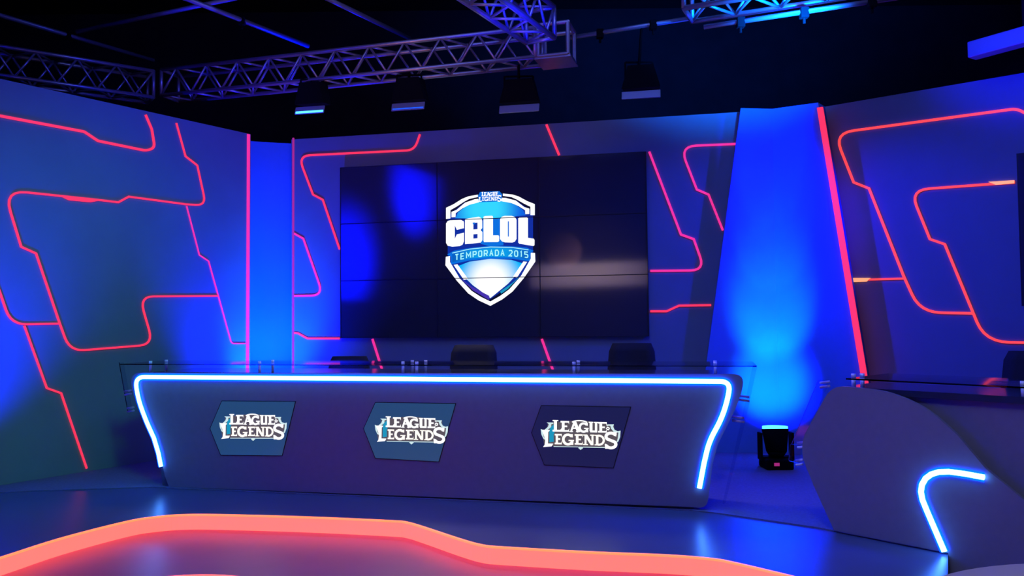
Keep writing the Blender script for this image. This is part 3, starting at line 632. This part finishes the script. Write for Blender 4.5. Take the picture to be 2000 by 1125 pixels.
# ------------------------------------------------------------------ trusses and pipes
def truss(a, b, h, wv, lab, m='alu', n=14, up_=Vector((0, 0, 1)), r=.022, nm='lighting_truss'):
    a, b = Vector(a), Vector(b); d = (b - a).normalized(); u = up_; s = d.cross(u).normalized(); u = s.cross(d).normalized()
    t = thing(nm, lab, 'truss', a, None)
    cs = [(0, 0), (1, 0), (0, 1), (1, 1)]
    P = lambda i, j, k: a + (b - a) * k + s * wv * i + u * h * j
    for i, j in cs:
        bm = bmesh.new(); tube(bm, P(i, j, 0), P(i, j, 1), r, 10); link('chord', bm, M[m], t, True)
    faces = [((0, 0), (0, 1)), ((1, 0), (1, 1)), ((0, 0), (1, 0)), ((0, 1), (1, 1))]
    for fi, (c0, c1) in enumerate(faces):
        for k in range(n):
            e0, e1 = (c0, c1) if (k + fi) % 2 == 0 else (c1, c0)
            bm = bmesh.new(); tube(bm, P(*e0, k / n), P(*e1, (k + 1) / n), r * .55, 8); link('brace', bm, M[m], t, True)
    for k in (0, 1):
        bm = bmesh.new(); c = [P(0, 0, k), P(1, 0, k), P(1, 1, k), P(0, 1, k)]
        for q in range(4): tube(bm, c[q], c[(q + 1) % 4], r * .9, 8)
        link('end_frame', bm, M[m], t, True)
    return t
def zp(x, y, z): return zpx(x, y, z)
A0 = zp(315, 186, 4.02); A1 = zp(1045, 111, 4.02)
truss(A0, A1, .29, -.29, 'long grey box truss crossing above the back wall', n=22)
B1 = zp(300, 190, 4.02); B0 = zp(-60, 138, 4.02)
truss(B0, B1, .30, -.29, 'dim grey box truss above the left wall', n=9)
C0 = zp(1028, 84, 4.05); C1 = zp(845, -38, 4.05)
truss(C0, C1, .29, -.29, 'blue-lit box truss running up and left toward the camera from the long truss', n=9, r=.024)
D0 = zp(1352, 42, 4.2); D1 = zp(1760, -22, 4.2)
truss(D0, D1, .3, .36, 'bright blue lit truss at the top edge right of centre', n=9, r=.025)
D2 = zp(1336, 2, 4.2)
# corner block of the long truss
cbk = thing('truss_corner_block', 'grey corner block at the right end of the long truss', 'truss', A1)
bm = bmesh.new(); sdir = (A1 - A0).normalized(); sd = Vector((sdir.y, -sdir.x, 0))
cs = [A1 + sdir * .03 + v for v in (Vector(), sdir * .3, sdir * .3 - sd * -.0 - sd * .3, -sd * .3)]
for k in range(4):
    tube(bm, cs[k], cs[k] + Vector((0, 0, .31)), .022); tube(bm, cs[k], cs[(k + 1) % 4], .022); tube(bm, cs[k] + Vector((0, 0, .31)), cs[(k + 1) % 4] + Vector((0, 0, .31)), .022)
link('frame', bm, M['alu'], cbk)
bm = bmesh.new(); c = (cs[0] + cs[2]) / 2; box(bm, c + Vector((0, 0, -.03)), (.36, .36, .012), math.atan2(sdir.y, sdir.x)); link('cover_plate', bm, M['alu'], cbk)
def pipe(a, b, r, lab, m='pipe', clamps=0):
    t = thing('ceiling_pipe', lab, 'pipe', a, 'pipes under the ceiling')
    bm = bmesh.new(); tube(bm, a, b, r, 10); link('tube', bm, M[m], t, True)
    for k in range(clamps):
        p = Vector(a).lerp(Vector(b), (k + .6) / (clamps + .3)); bm = bmesh.new(); box(bm, p + Vector((0, 0, -.01)), (.07, .07, .09), bev=.008); tube(bm, p, p + Vector((0, 0, -.1)), .012); link('clamp', bm, M['fixture'], t)
pipe(zp(340, -12, 4.9), zp(602, 90, 4.9), .028, 'bright blue-lit ceiling pipe slanting down at upper left', clamps=1)
pipe(zp(600, -22, 4.9), zp(800, 75, 4.9), .026, 'dim blue ceiling pipe between the bright pipe and the blue truss')
pipe(zp(-40, 18, 4.9), zp(300, 118, 4.9), .026, 'faint ceiling pipe in the far upper left corner', clamps=1)
pipe(zp(150, 62, 4.95), zp(470, -6, 4.95), .024, 'faint ceiling pipe crossing behind the bright blue pipe')
pipe(zp(1112, 74, 4.3), zp(1352, 35, 4.3), .022, 'thin pipe joining the long truss and the bright blue truss', clamps=2)
pipe(zp(1375, 53, 4.05), zp(1800, -12, 4.05), .022, 'grey pipe with dark clamps under the bright blue truss', 'alu', clamps=3)
# long blue batten at the right
bt = thing('light_batten', 'blue-lit long batten at the upper right frame edge', 'stage light', zp(1895, 105, 3.9))
a, b = zp(1897, 100, 3.9), zp(2120, 38, 3.9); bm = bmesh.new(); d = (b - a); mid = (a + b) / 2
box(bm, mid, (d.length, .14, .15), math.atan2(d.y, d.x), bev=.01); link('housing', bm, M['door'], bt)
bm = bmesh.new(); tube(bm, mid + Vector((0, 0, .05)), mid + Vector((0, 0, 1.0)), .02); link('hanger', bm, M['fixture'], bt)

# ------------------------------------------------------------------ hanging fixtures with barn doors
PA, PB = zp(1112, 74, 4.3), zp(1352, 35, 4.3)
def fixture(x, y, Y, wpx, lab, bright, ztp=4.03):
    p = ypx(x, y, Y); s = wpx / F * Y
    t = thing('barn_door_light', lab, 'stage light', p + Vector((0, 0, .5)), 'row of lights hanging under the long truss')
    rz = R(-12)
    bm = bmesh.new()
    a = [Matrix.Translation(p) @ Matrix.Rotation(rz, 4, 'Z') @ Vector(v) for v in ((-s * .33, -.02, .30), (s * .33, -.02, .30), (s * .5, -.02, .07), (-s * .5, -.02, .07), (-s * .3, .22, .34), (s * .3, .22, .34), (s * .45, .2, .1), (-s * .45, .2, .1))]
    v = [bm.verts.new(q) for q in a]
    for f in ((0, 1, 2, 3), (4, 7, 6, 5), (0, 4, 5, 1), (3, 2, 6, 7), (0, 3, 7, 4), (1, 5, 6, 2)): bm.faces.new([v[k] for k in f])
    link('body', bm, M['fixture'], t)
    bm = bmesh.new(); box(bm, p + Vector((0, 0, .005)), (s, .015, .085), rz, R(-20), bev=.004); d = link('barn_door', bm, M['door'], t); d.rotation_euler.y = 0
    if bright:
        bm = bmesh.new(); box(bm, p + Vector((0, -.016, -.018 + .0)), (s * .93, .01, .022 if bright > 1 else .010), rz + 0, R(-20)); link('lit_door_strip', bm, M['lens' if bright > 1 else 'doorglow'], t)  # glowing strip stands in for lamp light caught by the barn door
    bm = bmesh.new(); tube(bm, p + Vector((0, .1, .32)), (Vector((p.x, p.y + .1, ztp)) if ztp < 4.2 else PA.lerp(PB, (p.x - PA.x) / (PB.x - PA.x))), .015)
    tube(bm, p + Vector((-s * .36, .1, .2)), p + Vector((-s * .36, .1, .36)), .01); tube(bm, p + Vector((s * .36, .1, .2)), p + Vector((s * .36, .1, .36)), .01); tube(bm, p + Vector((-s * .36, .1, .36)), p + Vector((s * .36, .1, .36)), .01)
    link('yoke', bm, M['fixture'], t)
fixture(605, 216, 8.5, 62, 'hanging light, barn door painted as lit bright cyan, leftmost of the row', 2)
fixture(797, 209, 8.3, 68, 'hanging light, barn door painted as lit dim blue, second from left in the row', 1)
fixture(1014, 213, 8.1, 80, 'unlit blue-tinted hanging light above the emblem, third in the row', 0)
fixture(1252, 186, 8.0, 76, 'unlit greyish hanging light, rightmost and highest of the row', 0, 4.3)

# ------------------------------------------------------------------ pale round table at the lower right corner, close to the viewer
tx, ty = 1.5, 1.7
rt = thing('round_table', 'pale round table close to the viewer at the lower right corner', 'table', (tx, ty, ZP))
bm = bmesh.new(); tube(bm, (tx, ty, .72), (tx, ty, .75), .65, 72)
e = [e for e in bm.edges if len(e.link_faces) == 2 and e.calc_face_angle(0) > 1]; bmesh.ops.bevel(bm, geom=e, offset=.012, segments=3, affect='EDGES'); link('table_top', bm, M['sign'], rt)
bm = bmesh.new(); tube(bm, (tx, ty, ZP + .03), (tx, ty, .72), .04, 20); link('pedestal', bm, M['chairp'], rt, True)
bm = bmesh.new(); tube(bm, (tx, ty, ZP), (tx, ty, ZP + .03), .28, 40, .24); link('base', bm, M['chairp'], rt)
# low round plinth on the lower floor, only its glowing back rim in frame
p = zpx(375, 1123, ZP + .06); rr = .75
pt = thing('round_plinth', 'low round plinth on lower floor, only its pale glowing rim showing at bottom edge', 'stage', (p.x + .05, p.y - rr, ZP))
cx_, cy_ = p.x + .05, p.y - rr
bm = bmesh.new(); tube(bm, (cx_, cy_, ZP), (cx_, cy_, ZP + .05), rr - .01, 72); link('plinth_body', bm, M['pit'], pt)
bm = bmesh.new(); L = [Vector((cx_ + rr * math.cos(-2 * math.pi * k / 72), cy_ + rr * math.sin(-2 * math.pi * k / 72))) for k in range(72)]; L.append(L[0].copy())
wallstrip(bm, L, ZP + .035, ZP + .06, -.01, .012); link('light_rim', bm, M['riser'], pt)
